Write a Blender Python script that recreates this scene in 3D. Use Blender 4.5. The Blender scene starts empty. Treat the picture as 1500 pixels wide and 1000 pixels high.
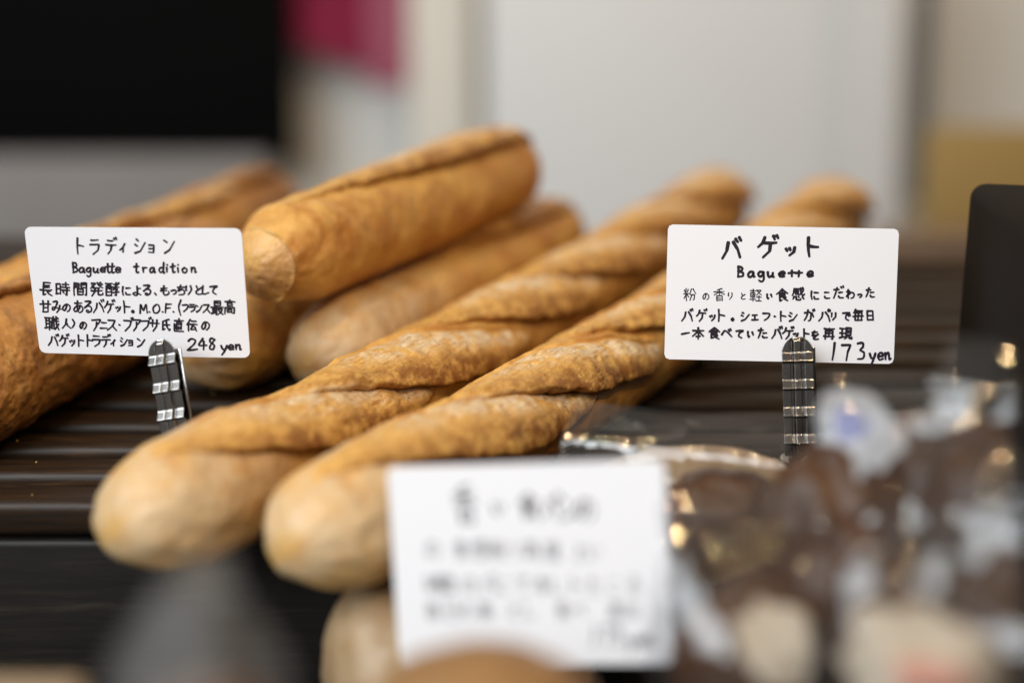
import bpy, bmesh, math, random
import numpy as np
from mathutils import Vector, Matrix, Euler

random.seed(7)
S = bpy.context.scene
COL = S.collection
R = math.radians

# ------------------------------------------------------------------ camera
F = 2083.0                                   # focal length in photo pixels (50 mm on 36 mm)
PITCH = R(10.0)
CAM = Vector((0.0, 0.0, 1.25))
cd = bpy.data.cameras.new('camera'); cam = bpy.data.objects.new('camera', cd); COL.objects.link(cam)
cam.location = CAM; cam.rotation_euler = (R(90) - PITCH, 0, 0)
cd.lens = 50; cd.sensor_width = 36; cd.clip_start = 0.02; cd.clip_end = 50
cd.dof.use_dof = True; cd.dof.focus_distance = 0.652; cd.dof.aperture_fstop = 1.65; cd.dof.aperture_blades = 0
S.camera = cam

# ------------------------------------------------------------------ world, lamps, exposure
w = bpy.data.worlds.new('World'); S.world = w; w.use_nodes = True
bg = w.node_tree.nodes['Background']; bg.inputs[0].default_value = (1.0, 0.93, 0.84, 1); bg.inputs[1].default_value = 0.15

def aim(o, target):
    o.rotation_euler = (Vector(target) - o.location).to_track_quat('-Z', 'Y').to_euler()

def area(name, loc, target, sx, sy, power, col):
    l = bpy.data.lights.new(name, 'AREA'); l.shape = 'RECTANGLE'; l.size = sx; l.size_y = sy
    l.energy = power; l.color = col
    o = bpy.data.objects.new(name, l); COL.objects.link(o); o.location = loc; aim(o, target); return o

area('window_light', (-1.15, -0.85, 2.35), (0.0, 0.75, 1.1), 1.9, 1.6, 73, (0.92, 0.97, 1.0))
def spot_lamp(loc, power):
    l = bpy.data.lights.new('ceiling_lamp', 'POINT'); l.energy = power; l.shadow_soft_size = 0.019
    l.color = (1.0, 0.68, 0.36); o = bpy.data.objects.new('ceiling_lamp', l); COL.objects.link(o); o.location = loc
for loc in ((0.55, -0.30, 2.45), (1.05, 0.45, 2.5), (-0.05, 0.55, 2.5), (0.1, -0.75, 2.3)):
    spot_lamp(loc, 14.0)

S.view_settings.view_transform = 'Standard'; S.view_settings.look = 'None'
S.view_settings.exposure = 0.0; S.view_settings.gamma = 1.0
S.cycles.use_denoising = True
S.cycles.max_bounces = 10; S.cycles.transparent_max_bounces = 40
S.cycles.caustics_reflective = False; S.cycles.caustics_refractive = False
S.cycles.sample_clamp_indirect = 6.0

# ------------------------------------------------------------------ frames of reference
TILT = R(10.0); H = 0.2766                   # the rack is tilted to the shopper; H: lens above its slats
RACK = Matrix.Translation(CAM) @ Matrix.Rotation(TILT, 4, 'X') @ Matrix.Translation((0, 0, -H))
def rk(x, y, z): return RACK @ Vector((x, y, z))
def ray(px, py):
    u = (px - 750) / F; v = -(py - 500) / F
    return Vector((u, math.cos(PITCH) + v * math.sin(PITCH), -math.sin(PITCH) + v * math.cos(PITCH)))
def at(px, py, z): return CAM + ray(px, py) * z          # z: distance along the lens axis
def wall_at(px, py, Y):
    d = ray(px, py); return CAM + d * (Y / d.y)

# ------------------------------------------------------------------ tagging
def tag(o, label=None, cat=None, group=None, kind=None):
    if label: o['label'] = label
    if cat: o['category'] = cat
    if group: o['group'] = group
    if kind: o['kind'] = kind
    return o
def empty(name, mat, label, cat, group=None):
    o = bpy.data.objects.new(name, None); COL.objects.link(o); o.matrix_world = mat; o.empty_display_size = 0.02
    return tag(o, label, cat, group)
def link(name, me, mat=None, parent=None, mw=None, smooth=True):
    if mat: me.materials.append(mat)
    o = bpy.data.objects.new(name, me); COL.objects.link(o)
    if parent: o.parent = parent
    if mw is not None: o.matrix_world = mw
    if smooth:
        me.polygons.foreach_set('use_smooth', np.ones(len(me.polygons), bool))
    return o

# ------------------------------------------------------------------ numpy helpers
def sst(a, b, x):
    t = np.clip((x - a) / (b - a), 0, 1); return t * t * (3 - 2 * t)
def vnoise(p, seed=0):
    p = np.asarray(p, float) + 1000.0
    i = np.floor(p).astype(np.int64); f = p - i; f = f * f * (3 - 2 * f)
    def h(x, y, z):
        n = (x * 374761393 + y * 668265263 + z * 2147483647 + seed * 974634777) & 0xFFFFFFFF
        n = ((n ^ (n >> 13)) * 1274126177) & 0xFFFFFFFF
        n = (n ^ (n >> 16)) & 0xFFFFFFFF
        return n / 2147483648.0 - 1.0
    x, y, z = i[..., 0], i[..., 1], i[..., 2]; fx, fy, fz = f[..., 0], f[..., 1], f[..., 2]
    def lx(yy, zz): return h(x, yy, zz) * (1 - fx) + h(x + 1, yy, zz) * fx
    a = lx(y, z) * (1 - fy) + lx(y + 1, z) * fy
    b = lx(y, z + 1) * (1 - fy) + lx(y + 1, z + 1) * fy
    return a * (1 - fz) + b * fz
def fbm(p, seed=0, oct=4, gain=0.5):
    s = 0; a = 1.0; t = 0
    for k in range(oct):
        s = s + a * vnoise(p * (2.03 ** k), seed + k * 17); t += a; a *= gain
    return s / t
def grid_faces(n, m, wrap):
    i = np.arange(n - 1)[:, None]; j = np.arange(m if wrap else m - 1)[None, :]
    jn = (j + 1) % m
    a = i * m + j; b = i * m + jn; c = (i + 1) * m + jn; d = (i + 1) * m + j
    return np.stack([a, b, c, d], -1).reshape(-1, 4)
def mesh_np(name, V, Q, attrs=None):
    me = bpy.data.meshes.new(name)
    me.vertices.add(len(V)); me.vertices.foreach_set('co', np.ascontiguousarray(V, dtype=np.float32).ravel())
    me.loops.add(Q.size); me.loops.foreach_set('vertex_index', Q.astype(np.int32).ravel())
    me.polygons.add(len(Q)); me.polygons.foreach_set('loop_start', np.arange(0, Q.size, 4, dtype=np.int32))
    me.polygons.foreach_set('loop_total', np.full(len(Q), 4, np.int32))
    me.update(calc_edges=True); me.validate()
    for k, v in (attrs or {}).items():
        a = me.attributes.new(k, 'FLOAT', 'POINT'); a.data.foreach_set('value', np.asarray(v, np.float32))
    return me

# ------------------------------------------------------------------ materials
def new_mat(name):
    m = bpy.data.materials.new(name); m.use_nodes = True
    return m, m.node_tree.nodes, m.node_tree.links, m.node_tree.nodes['Principled BSDF']
def plain(name, col, rough=0.5, spec=0.5, metal=0.0, noise=0.0, scale=8.0, bump=0.0, bscale=200.0):
    m, N, L, P = new_mat(name)
    P.inputs['Base Color'].default_value = (*col, 1); P.inputs['Roughness'].default_value = rough
    P.inputs['Specular IOR Level'].default_value = spec; P.inputs['Metallic'].default_value = metal
    tc = N.new('ShaderNodeTexCoord')
    if noise:
        n = N.new('ShaderNodeTexNoise'); n.inputs['Scale'].default_value = scale; n.inputs['Detail'].default_value = 5
        L.new(tc.outputs['Object'], n.inputs['Vector'])
        mx = N.new('ShaderNodeMix'); mx.data_type = 'RGBA'
        mx.inputs[6].default_value = tuple(c * (1 - noise) for c in col) + (1,)
        mx.inputs[7].default_value = tuple(min(1, c * (1 + noise)) for c in col) + (1,)
        L.new(n.outputs['Fac'], mx.inputs[0]); L.new(mx.outputs[2], P.inputs['Base Color'])
    if bump:
        n2 = N.new('ShaderNodeTexNoise'); n2.inputs['Scale'].default_value = bscale; n2.inputs['Detail'].default_value = 4
        L.new(tc.outputs['Object'], n2.inputs['Vector'])
        b = N.new('ShaderNodeBump'); b.inputs['Strength'].default_value = bump; b.inputs['Distance'].default_value = 0.002
        L.new(n2.outputs['Fac'], b.inputs['Height']); L.new(b.outputs[0], P.inputs['Normal'])
    return m

def bread_mat(name, gold, brown, pale, crumb, dark):
    m, N, L, P = new_mat(name)
    tc = N.new('ShaderNodeTexCoord'); oc = tc.outputs['Object']
    def attr(n):
        a = N.new('ShaderNodeAttribute'); a.attribute_name = n; return a.outputs['Fac']
    def noise(scale, detail=4, rough=0.55, dist=0.0):
        n = N.new('ShaderNodeTexNoise'); n.inputs['Scale'].default_value = scale; n.inputs['Detail'].default_value = detail
        n.inputs['Roughness'].default_value = rough; n.inputs['Distortion'].default_value = dist
        L.new(oc, n.inputs['Vector']); return n.outputs['Fac']
    def rng(x, a, b, c=0.0, d=1.0):
        r = N.new('ShaderNodeMapRange'); r.interpolation_type = 'SMOOTHSTEP'
        for k, v in zip(('From Min', 'From Max', 'To Min', 'To Max'), (a, b, c, d)): r.inputs[k].default_value = v
        L.new(x, r.inputs['Value']); return r.outputs[0]
    def math_(op, a, b):
        n = N.new('ShaderNodeMath'); n.operation = op; n.use_clamp = True
        for k, v in enumerate((a, b)):
            if isinstance(v, (int, float)): n.inputs[k].default_value = v
            else: L.new(v, n.inputs[k])
        return n.outputs[0]
    def mix(f, a, b):
        n = N.new('ShaderNodeMix'); n.data_type = 'RGBA'
        if isinstance(f, (int, float)): n.inputs[0].default_value = f
        else: L.new(f, n.inputs[0])
        for k, v in ((6, a), (7, b)):
            if isinstance(v, tuple): n.inputs[k].default_value = (*v, 1)
            else: L.new(v, n.inputs[k])
        return n.outputs[2]
    sl, lip, pl, tst, crm = attr('slash'), attr('lip'), attr('pale'), attr('toast'), attr('crumb')
    crust = mix(rng(noise(38, 5, .6), .40, .70), gold, brown)
    crust = mix(math_('MULTIPLY', tst, rng(noise(60, 4, .6), .3, .6, .5, 1.0)), crust, brown)
    # blisters and flour specks in the crust
    v = N.new('ShaderNodeTexVoronoi'); v.inputs['Scale'].default_value = 210; L.new(oc, v.inputs['Vector'])
    spk = math_('MULTIPLY', rng(v.outputs['Distance'], .30, .12), rng(noise(70, 3), .52, .66))
    crust = mix(math_('MULTIPLY', spk, .40), crust, pale)
    fine = rng(noise(420, 3, .6), .56, .72)
    crust = mix(math_('MULTIPLY', fine, .16), crust, dark)
    pmask = math_('MULTIPLY', pl, rng(noise(46, 6, .68), .38, .58, .28, 1.0))
    crust = mix(pmask, crust, pale)
    crust = mix(math_('MULTIPLY', rng(noise(26, 6, .72, 1.5), .56, .72), .28), crust, brown)
    # opened slash: pale stretched crumb with toasted patches and dark pores
    mp = N.new('ShaderNodeMapping'); mp.inputs['Scale'].default_value = (0.35, 1.6, 1.0); L.new(oc, mp.inputs['Vector'])
    st = N.new('ShaderNodeTexNoise'); st.inputs['Scale'].default_value = 330; st.inputs['Detail'].default_value = 5
    st.inputs['Roughness'].default_value = .65; L.new(mp.outputs[0], st.inputs['Vector'])
    op = mix(math_('MULTIPLY', crm, rng(noise(85, 5, .68, .6), .38, .58)), gold, crumb)
    op = mix(rng(st.outputs['Fac'], .46, .68, 0, .7), op, brown)
    op = mix(math_('MULTIPLY', tst, rng(noise(120, 4, .65), .34, .60)), op, dark)
    pore = math_('MULTIPLY', rng(noise(300, 3, .6), .62, .70), rng(noise(45, 2), .42, .56))
    op = mix(math_('MULTIPLY', pore, .75), op, (dark[0] * .45, dark[1] * .4, dark[2] * .5))
    col = mix(sl, crust, op)
    col = mix(math_('MULTIPLY', lip, .9), col, mix(.5, brown, dark))
    L.new(col, P.inputs['Base Color'])
    P.inputs['Roughness'].default_value = .40; P.inputs['Specular IOR Level'].default_value = .42
    b1 = N.new('ShaderNodeBump'); b1.inputs['Strength'].default_value = .28; b1.inputs['Distance'].default_value = .0016
    L.new(noise(330, 5, .65), b1.inputs['Height'])
    b2 = N.new('ShaderNodeBump'); b2.inputs['Distance'].default_value = .0007
    L.new(math_('MULTIPLY', sl, .9), b2.inputs['Strength']); L.new(st.outputs['Fac'], b2.inputs['Height'])
    L.new(b1.outputs[0], b2.inputs['Normal']); L.new(b2.outputs[0], P.inputs['Normal'])
    return m

M_BAG = bread_mat('golden_crust', (.64, .365, .098), (.42, .170, .033), (.58, .42, .24), (.70, .56, .36), (.22, .078, .015))
M_DARK = bread_mat('rustic_crust', (.47, .225, .060), (.29, .115, .025), (.50, .33, .16), (.48, .30, .13), (.12, .038, .008))
M_BUN = bread_mat('floury_crust', (.36, .25, .14), (.24, .135, .055), (.42, .32, .205), (.6, .44, .25), (.2, .09, .03))
M_BROWN = bread_mat('brown_crust', (.27, .150, .058), (.20, .098, .032), (.34, .22, .11), (.3, .2, .1), (.12, .05, .015))
M_PASTRY = bread_mat('caramel_crust', (.060, .022, .007), (.030, .011, .004), (.10, .042, .014), (.08, .030, .009), (.018, .006, .003))

def wood_mat(name, a, b, worn, rough=.42, sx=1.2):
    m, N, L, P = new_mat(name)
    tc = N.new('ShaderNodeTexCoord'); mp = N.new('ShaderNodeMapping'); L.new(tc.outputs['Object'], mp.inputs['Vector'])
    mp.inputs['Scale'].default_value = (sx, 14, 14)
    n = N.new('ShaderNodeTexNoise'); n.inputs['Scale'].default_value = 14; n.inputs['Detail'].default_value = 7; n.inputs['Roughness'].default_value = .65
    n.inputs['Distortion'].default_value = .6
    L.new(mp.outputs[0], n.inputs['Vector'])
    r = N.new('ShaderNodeValToRGB'); e = r.color_ramp.elements
    e[0].position = .36; e[0].color = (*a, 1); e[1].position = .60; e[1].color = (*b, 1)
    k = e.new(.74); k.color = (*worn, 1)
    L.new(n.outputs['Fac'], r.inputs[0]); L.new(r.outputs[0], P.inputs['Base Color'])
    P.inputs['Roughness'].default_value = rough; P.inputs['Specular IOR Level'].default_value = .28
    bp = N.new('ShaderNodeBump'); bp.inputs['Strength'].default_value = .25; bp.inputs['Distance'].default_value = .001
    L.new(n.outputs['Fac'], bp.inputs['Height']); L.new(bp.outputs[0], P.inputs['Normal'])
    return m
M_SLAT = wood_mat('dark_stained_slat', (.009, .006, .004), (.028, .014, .006), (.075, .038, .014), .44)
M_FASCIA = wood_mat('black_stained_board', (.010, .009, .009), (.017, .014, .012), (.035, .028, .022), .5)
M_BOX = plain('dark_box_wood', (.009, .0055, .0035), .75, .06, noise=.3, scale=30, bump=.1, bscale=300)
M_TAN = wood_mat('pale_tray_wood', (.30, .21, .13), (.36, .26, .165), (.40, .30, .2), .6)

def paper_mat():
    m, N, L, P = new_mat('card_paper')
    P.inputs['Base Color'].default_value = (.80, .80, .835, 1); P.inputs['Roughness'].default_value = .48
    P.inputs['Specular IOR Level'].default_value = .3
    tc = N.new('ShaderNodeTexCoord'); n = N.new('ShaderNodeTexNoise'); n.inputs['Scale'].default_value = 900
    L.new(tc.outputs['Object'], n.inputs['Vector'])
    b = N.new('ShaderNodeBump'); b.inputs['Strength'].default_value = .12; b.inputs['Distance'].default_value = .0003
    L.new(n.outputs['Fac'], b.inputs['Height']); L.new(b.outputs[0], P.inputs['Normal'])
    return m
M_PAPER = paper_mat()
M_INK = plain('black_ink', (.016, .010, .018), .45, .4)
M_CHROME = plain('polished_chrome', (.32, .31, .30), .17, .5, 1.0)

def film_mat(name, rough, milk, shine):
    m, N, L, P = new_mat(name); N.remove(P)
    out = [n for n in N if n.type == 'OUTPUT_MATERIAL'][0]
    tc = N.new('ShaderNodeTexCoord')
    n = N.new('ShaderNodeTexNoise'); n.inputs['Scale'].default_value = 26; n.inputs['Detail'].default_value = 1.5; n.inputs['Distortion'].default_value = .8
    L.new(tc.outputs['Object'], n.inputs['Vector'])
    b = N.new('ShaderNodeBump'); b.inputs['Strength'].default_value = .55; b.inputs['Distance'].default_value = .006
    L.new(n.outputs['Fac'], b.inputs['Height'])
    tr = N.new('ShaderNodeBsdfTransparent'); tr.inputs[0].default_value = (.95, .955, .96, 1)
    gl = N.new('ShaderNodeBsdfGlossy'); gl.inputs['Roughness'].default_value = rough; L.new(b.outputs[0], gl.inputs['Normal'])
    df = N.new('ShaderNodeBsdfDiffuse'); df.inputs[0].default_value = (.75, .73, .70, 1)
    lw = N.new('ShaderNodeLayerWeight'); lw.inputs['Blend'].default_value = .5; L.new(b.outputs[0], lw.inputs['Normal'])
    pw = N.new('ShaderNodeMath'); pw.operation = 'POWER'; pw.inputs[1].default_value = 4.5; L.new(lw.outputs['Facing'], pw.inputs[0])
    fr = N.new('ShaderNodeMath'); fr.operation = 'MULTIPLY_ADD'; fr.inputs[1].default_value = .85; fr.inputs[2].default_value = .08; L.new(pw.outputs[0], fr.inputs[0])
    m1 = N.new('ShaderNodeMixShader'); m1.inputs[0].default_value = milk; L.new(tr.outputs[0], m1.inputs[1]); L.new(df.outputs[0], m1.inputs[2])
    fm = N.new('ShaderNodeMath'); fm.operation = 'MULTIPLY'; fm.inputs[1].default_value = shine; L.new(fr.outputs[0], fm.inputs[0])
    m2 = N.new('ShaderNodeMixShader'); L.new(fm.outputs[0], m2.inputs[0]); L.new(m1.outputs[0], m2.inputs[1]); L.new(gl.outputs[0], m2.inputs[2])
    L.new(m2.outputs[0], out.inputs['Surface'])
    return m
M_FILM = film_mat('clear_plastic_film', .06, .012, 1.0); M_FROST = film_mat('cloudy_plastic_film', .5, .038, .4)
def sheer(name, col, op):
    m = plain(name, col, .5, .2); N = m.node_tree.nodes; L = m.node_tree.links
    out = [n for n in N if n.type == 'OUTPUT_MATERIAL'][0]; P = N['Principled BSDF']
    tr = N.new('ShaderNodeBsdfTransparent'); mx = N.new('ShaderNodeMixShader'); mx.inputs[0].default_value = op
    L.new(tr.outputs[0], mx.inputs[1]); L.new(P.outputs[0], mx.inputs[2]); L.new(mx.outputs[0], out.inputs['Surface'])
    return m
M_LABEL = sheer('printed_film', (.62, .66, .72), .40)
M_CREAM = plain('cream_wrapper', (.34, .295, .235), .5, .3, noise=.25, scale=70)
M_BLUE = sheer('blue_print', (.16, .18, .50), .42)
M_RED = plain('faded_red_print', (.36, .18, .14), .5, .3)

# ------------------------------------------------------------------ boxes
def box_mesh(bm, x0, x1, y0, y1, z0, z1, bev=0.0, seg=3):
    r = bmesh.ops.create_cube(bm, size=1.0); vs = r['verts']
    for v in vs:
        v.co = Vector(((x0 + x1) / 2 + v.co.x * (x1 - x0), (y0 + y1) / 2 + v.co.y * (y1 - y0), (z0 + z1) / 2 + v.co.z * (z1 - z0)))
    if bev:
        es = list({e for v in vs for e in v.link_edges})
        bmesh.ops.bevel(bm, geom=es, offset=bev, segments=seg, affect='EDGES', profile=.5)
def box(name, dims, mat, parent=None, mw=None, bev=0.0, seg=3):
    bm = bmesh.new(); box_mesh(bm, *dims, bev, seg); me = bpy.data.meshes.new(name); bm.to_mesh(me); bm.free()
    o = link(name, me, mat, parent, mw, smooth=False)
    if bev:
        for p in me.polygons: p.use_smooth = True
        me.set_sharp_from_angle(angle=R(40)) if hasattr(me, 'set_sharp_from_angle') else None
    return o

# ------------------------------------------------------------------ setting: walls and counters far behind
def front_box(name, x0, y0, x1, y1, Y, depth, mat, bev=0.0, **t):
    """a box whose front face stands at distance Y, given by its extent as seen there"""
    a = wall_at(x0, y1, Y); b = wall_at(x1, y0, Y)
    o = box(name, (0, b.x - a.x, 0, depth, 0, b.z - a.z), mat, None, Matrix.Translation((a.x, Y, a.z)), bev)
    return tag(o, **t)

M_WALL = plain('wall_paint', (.80, .785, .74), .8, .2, noise=.04, scale=3)
bw = box('back_wall', (-3, 3, 0, .1, 0, 3.2), M_WALL, None, Matrix.Translation((0, 2.35, 0))); tag(bw, kind='structure')
fl = box('floor', (-3, 3, -2, 2.35, -.05, 0), plain('floor_screed', (.12, .11, .10), .6, .3, noise=.1), None, None); tag(fl, kind='structure')
M_PANEL = plain('pale_panel', (.70, .72, .735), .5, .3, noise=.03, scale=2)
front_box('partition_panel', 712, -260, 1338, 560, 1.95, .04, M_PANEL, .004, label='wide pale grey panel standing out of focus behind the baguettes', cat='panel')
front_box('wall_pillar', 606, -260, 690, 560, 2.05, .10, plain('cream_paint', (.72, .70, .63), .7, .3), .004, label='narrow cream pillar left of the pale grey panel', cat='pillar')
M_BLACKP = plain('black_screen_face', (.0022, .0022, .0024), .7, .05)
front_box('black_screen', -420, -300, 418, 240, 2.2, .03, M_BLACKP, .004, label='large black screen filling the upper left background', cat='screen')
M_WHITEC = plain('white_laminate', (.25, .238, .235), .7, .1, noise=.12, scale=9)
front_box('white_counter', -420, 228, 392, 420, 1.9, .04, M_WHITEC, .012, label='blurred whitish counter under the black screen', cat='counter')
# magenta cloth hanging at the pillar
def banner():
    pts = [(428, -200), (548, -200), (548, 70), (538, 105), (515, 100), (470, 80), (428, 62)]
    bm = bmesh.new(); Y = 2.25
    vs = [bm.verts.new(wall_at(x, y, Y)) for x, y in pts]
    f = bm.faces.new(vs); r = bmesh.ops.extrude_face_region(bm, geom=[f])
    for v in r['geom']:
        if isinstance(v, bmesh.types.BMVert): v.co.y += .012
    bmesh.ops.recalc_face_normals(bm, faces=bm.faces)
    me = bpy.data.meshes.new('cloth_banner'); bm.to_mesh(me); bm.free()
    o = link('cloth_banner', me, plain('magenta_cloth', (.26, .018, .055), .8, .2, noise=.3, scale=12), smooth=False)
    tag(o, 'dark pink cloth banner hanging beside the black screen', 'banner')
banner()
front_box('cloth_strip', 540, -200, 600, 128, 2.13, .008, plain('pale_pink_cloth', (.36, .10, .15), .8, .2, noise=.2, scale=10), .002, label='paler pink cloth strip hanging right behind the dark pink banner', cat='cloth')
front_box('door_frame', 1347, -260, 1384, 300, 1.75, .06, plain('grey_metal', (.10, .105, .105), .6, .2), .004, label='dark grey upright frame at the right edge of the pale panel', cat='frame')
front_box('mustard_crate', 1352, 186, 1640, 345, 1.62, .03, plain('mustard_plastic', (.31, .205, .07), .6, .3, noise=.08, scale=6), .012, label='mustard yellow crate behind the dark wooden box', cat='crate')
front_box('brown_counter', 1225, 338, 1720, 640, 1.50, .03, plain('brown_counter_wood', (.20, .13, .085), .5, .3, noise=.35, scale=5), .01, label='brown wooden counter behind the right side of the rack', cat='counter')
front_box('brown_tray', 1266, 352, 1440, 500, .955, .02, plain('brown_tray_wood', (.115, .078, .052), .7, .1, noise=.4, scale=14), .004, label='hazy brown wooden tray standing behind the right end of the rack', cat='tray')
# lower shelf carrying the front goods
sh = box('lower_shelf', (-1.2, 1.2, .12, .60, -.04, 0), M_FASCIA, None, Matrix.Translation((0, 0, CAM.z - .262))); tag(sh, kind='structure')
SHZ = CAM.z - .262

# ------------------------------------------------------------------ slatted display rack
rack = empty('display_rack', RACK @ Matrix.Translation((0, .555, 0)), 'dark stained slatted wooden display rack under the baguettes', 'rack')
PER = .0290; NS = 15
for k in range(NS):
    bm = bmesh.new(); y0 = k * PER + random.uniform(-.0008, .0008)
    box_mesh(bm, -.62, .62, y0, y0 + .0198, -.0165, 0, .0042, 3)
    me = bpy.data.meshes.new('slat'); bm.to_mesh(me); bm.free()
    for v in me.vertices: v.co.z += .0004 * math.sin(v.co.x * 9 + k)
    o = link('slat', me, M_SLAT, rack); me.set_sharp_from_angle(angle=R(50))
    o.location.x = random.uniform(-.02, .02)
o = box('front_board', (-.66, .66, .002, .022, -.112, -.0195), M_FASCIA, rack, None, .003); 
for x in (-.55, .0, .55):
    box('cross_rail', (x - .015, x + .015, .024, NS * PER, -.045, -.0170), M_FASCIA, rack, None, .002)
for x in (-.60, .60):
    for y in (.05, NS * PER - .05):
        box('leg', (x - .018, x + .018, y - .018, y + .018, -.30, -.0172), M_FASCIA, rack, None, .003)

bm = bmesh.new(); rr = random.Random(12)
for k in range(55):
    q = Vector((rr.uniform(-.45, .42), rr.choice([0, 0, 1, 1, 2, 3, 4, 5, 6, 7]) * PER + rr.uniform(.003, .017), 0)); r = rr.uniform(.0002, .0007)
    g = bmesh.ops.create_icosphere(bm, subdivisions=1, radius=r)
    for v in g['verts']:
        v.co = Vector((v.co.x * rr.uniform(.7, 1.5), v.co.y * rr.uniform(.7, 1.4), v.co.z * rr.uniform(.5, .9) + r * .5)) + q
me = bpy.data.meshes.new('crumbs'); bm.to_mesh(me); bm.free()
o = link('crumbs', me, plain('crumb', (.50, .30, .12), .7, .2), None, RACK @ Matrix.Translation((0, .555, .0004)), smooth=False)
tag(o, 'scattered tiny bread crumbs lying on the dark slats', 'crumbs', kind='stuff')

# ------------------------------------------------------------------ loaves
UP = Vector((0, 0, 1))
def loaf(name, label, p0, p1, r0, slashes, mat=None, ns=900, nt=300, cap0=1.35, cap1=1.4, flat=.80, bend=0.0,
         seed=1, cut0=False, pale0=.10, pale1=.03, group='baguettes on the slatted rack', rough=.00028, lump=.0027, H_lip=.0080, toast=0.5, squash=.95, fat=0.0):
    """p0, p1: the two tips in rack coordinates (heights are of the axis)."""
    p0 = Vector(p0); p1 = Vector(p1); X = (p1 - p0); Lg = X.length; X.normalize()
    Y = UP.cross(X).normalized(); Z = X.cross(Y)
    MW = RACK @ Matrix.Translation(p0) @ Matrix((X, Y, Z)).transposed().to_4x4()
    # stations, denser at the ends
    u = np.linspace(0, 1, ns); s = Lg * (u - .035 * np.sin(2 * np.pi * u) / 1.0 * .9 - 0.0)
    s = np.clip(s, 0, Lg)
    c0, c1 = cap0 * r0, cap1 * r0
    if cut0:
        nf = 40; s[:nf] = np.linspace(0, .0012, nf); s[nf:] = .0012 + (Lg - .0012) * (np.linspace(0, 1, ns - nf)) ** 1.08
        c0 = .0
    prof = np.ones(ns)
    a = s < c0
    if not cut0: prof[a] = np.sqrt(np.clip(1 - ((c0 - s[a]) / c0) ** 2, 0, 1)) ** .92
    a = s > Lg - c1; prof[a] *= np.sqrt(np.clip(1 - ((s[a] - (Lg - c1)) / c1) ** 2, 0, 1)) ** .92
    if cut0:
        prof *= .66 + .34 * sst(0, .030, s) ** .6
        prof[:nf] = .68 * np.linspace(.01, 1, nf) ** .8
        prof[nf:nf + 3] = .70
    Rr = r0 * np.maximum(prof, .002) * (1 + fat * np.exp(-((s - .03) / .045) ** 2) + fat * .5 * np.exp(-((Lg - s - .03) / .045) ** 2))
    if not cut0:
        Rr *= 1 + .02 * np.sin(s * 47 + seed)
    th = np.linspace(-np.pi, np.pi, nt, endpoint=False)
    SS, TH = np.meshgrid(s, th, indexing='ij'); RR = np.repeat(Rr[:, None], nt, 1)
    T = TH * r0
    rad = RR.copy(); dth = np.zeros_like(RR)
    slash = np.zeros_like(RR); lip = np.zeros_like(RR); tst = np.zeros_like(RR); crm = np.zeros_like(RR)
    wob = fbm(np.stack([SS * 90, T * 90, np.full_like(SS, seed * 3.3)], -1), seed, 3) * .0022
    P3 = np.stack([SS, T, np.full_like(SS, seed * 1.7)], -1)
    for (sk, half, t0, slope, wlo, whi) in slashes:
        A = (SS - sk) / half
        env = np.clip(1 - A * A, 0, 1)
        tc = t0 - slope * (SS - sk) + wob
        low = tc - wlo * env ** .55; upb = tc + whi * env ** .8 * (1 - .60 * sst(-.15, .85, A))
        wd = np.maximum(upb - low, 1e-5); b = (T - low) / wd
        on = (np.abs(A) < 1)
        E = env ** .6
        Ea = E * (.38 + .62 * sst(-.8, .1, A))
        d = T - low                                        # distance above the lip line (m)
        inside = on * sst(0, .0006, d) * (1 - sst(.80, 1.02, b))
        bc = np.clip(b, 0, 1)
        hgt = H_lip * (.40 * E + .60 * Ea) * sst(-.0002, .0014, d) * (.62 + 1.5 * bc * np.exp(-bc / .28)) * (1 - bc ** 1.6) * (b < 1.02)
        hgt = hgt - .0007 * E * np.exp(-((b - .97) / .06) ** 2) * (d > 0)
        below = -.0036 * Ea * np.exp(-np.clip(-d, 0, 1) / .0050) * (d <= 0)
        above = .0024 * E * sst(-.9, -.2, A) * np.exp(-np.clip(T - upb, 0, 1) / .0042) * sst(-.0004, .0004, T - upb)
        rad += on * (np.where(d > 0, hgt, below) + above)
        dth -= on * .0058 * Ea * np.exp(-((d - .0012) / .0016) ** 2) * (d > -.0006)
        rg = fbm(P3 * np.array([190, 330, 1]), seed + 5, 4, .6)
        pit = np.clip(fbm(P3 * np.array([150, 230, 1]), seed + 9, 3) - .22, 0, 1)
        rad += inside * (rg * .00045 - pit * .0026 * (b > .25) * E)
        slash = np.maximum(slash, inside)
        lip = np.maximum(lip, on * Ea * (.75 * np.exp(-((d + .0002) / .0013) ** 2) + .85 * np.exp(-np.clip(-d, 0, 1) / .006) * (d < 0)))  # browned lip edge, plus undercut shade painted into the crust colour below it
        crm = np.maximum(crm, inside * sst(.22, .50, b) * sst(-.75, -.1, A) + .7 * inside * sst(.55, .9, b) * (A < .1) * 0)
        tst = np.maximum(tst, inside * (1 - sst(.04, .42, b)) * (.45 + .55 * sst(-.9, 0, A)) + on * Ea * .5 * np.exp(-np.clip(-d, 0, 1) / .010) * (d < 0))
    rad += (fbm(P3 * 45, seed + 2, 3) * lump + fbm(P3 * 260, seed + 3, 3) * rough) * np.minimum(1, prof * 1.4)[:, None]
    rad += fbm(P3 * 75, seed + 14, 2) * .0028 * np.exp(-(SS / .028) ** 2) * np.minimum(1, prof * 1.2)[:, None]
    ang = TH + dth / np.maximum(RR, .004)
    y = -rad * np.sin(-ang) * 1.0; z = rad * np.cos(ang) * squash
    zb = -flat * np.repeat((r0 * np.maximum(prof, .02) ** .6)[:, None], nt, 1)
    k = .0035; z = np.where(z < zb + k, zb + k - k * (1 - np.exp(-(zb + k - z) / k)), z)   # soft flat base
    x = SS.copy()
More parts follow.
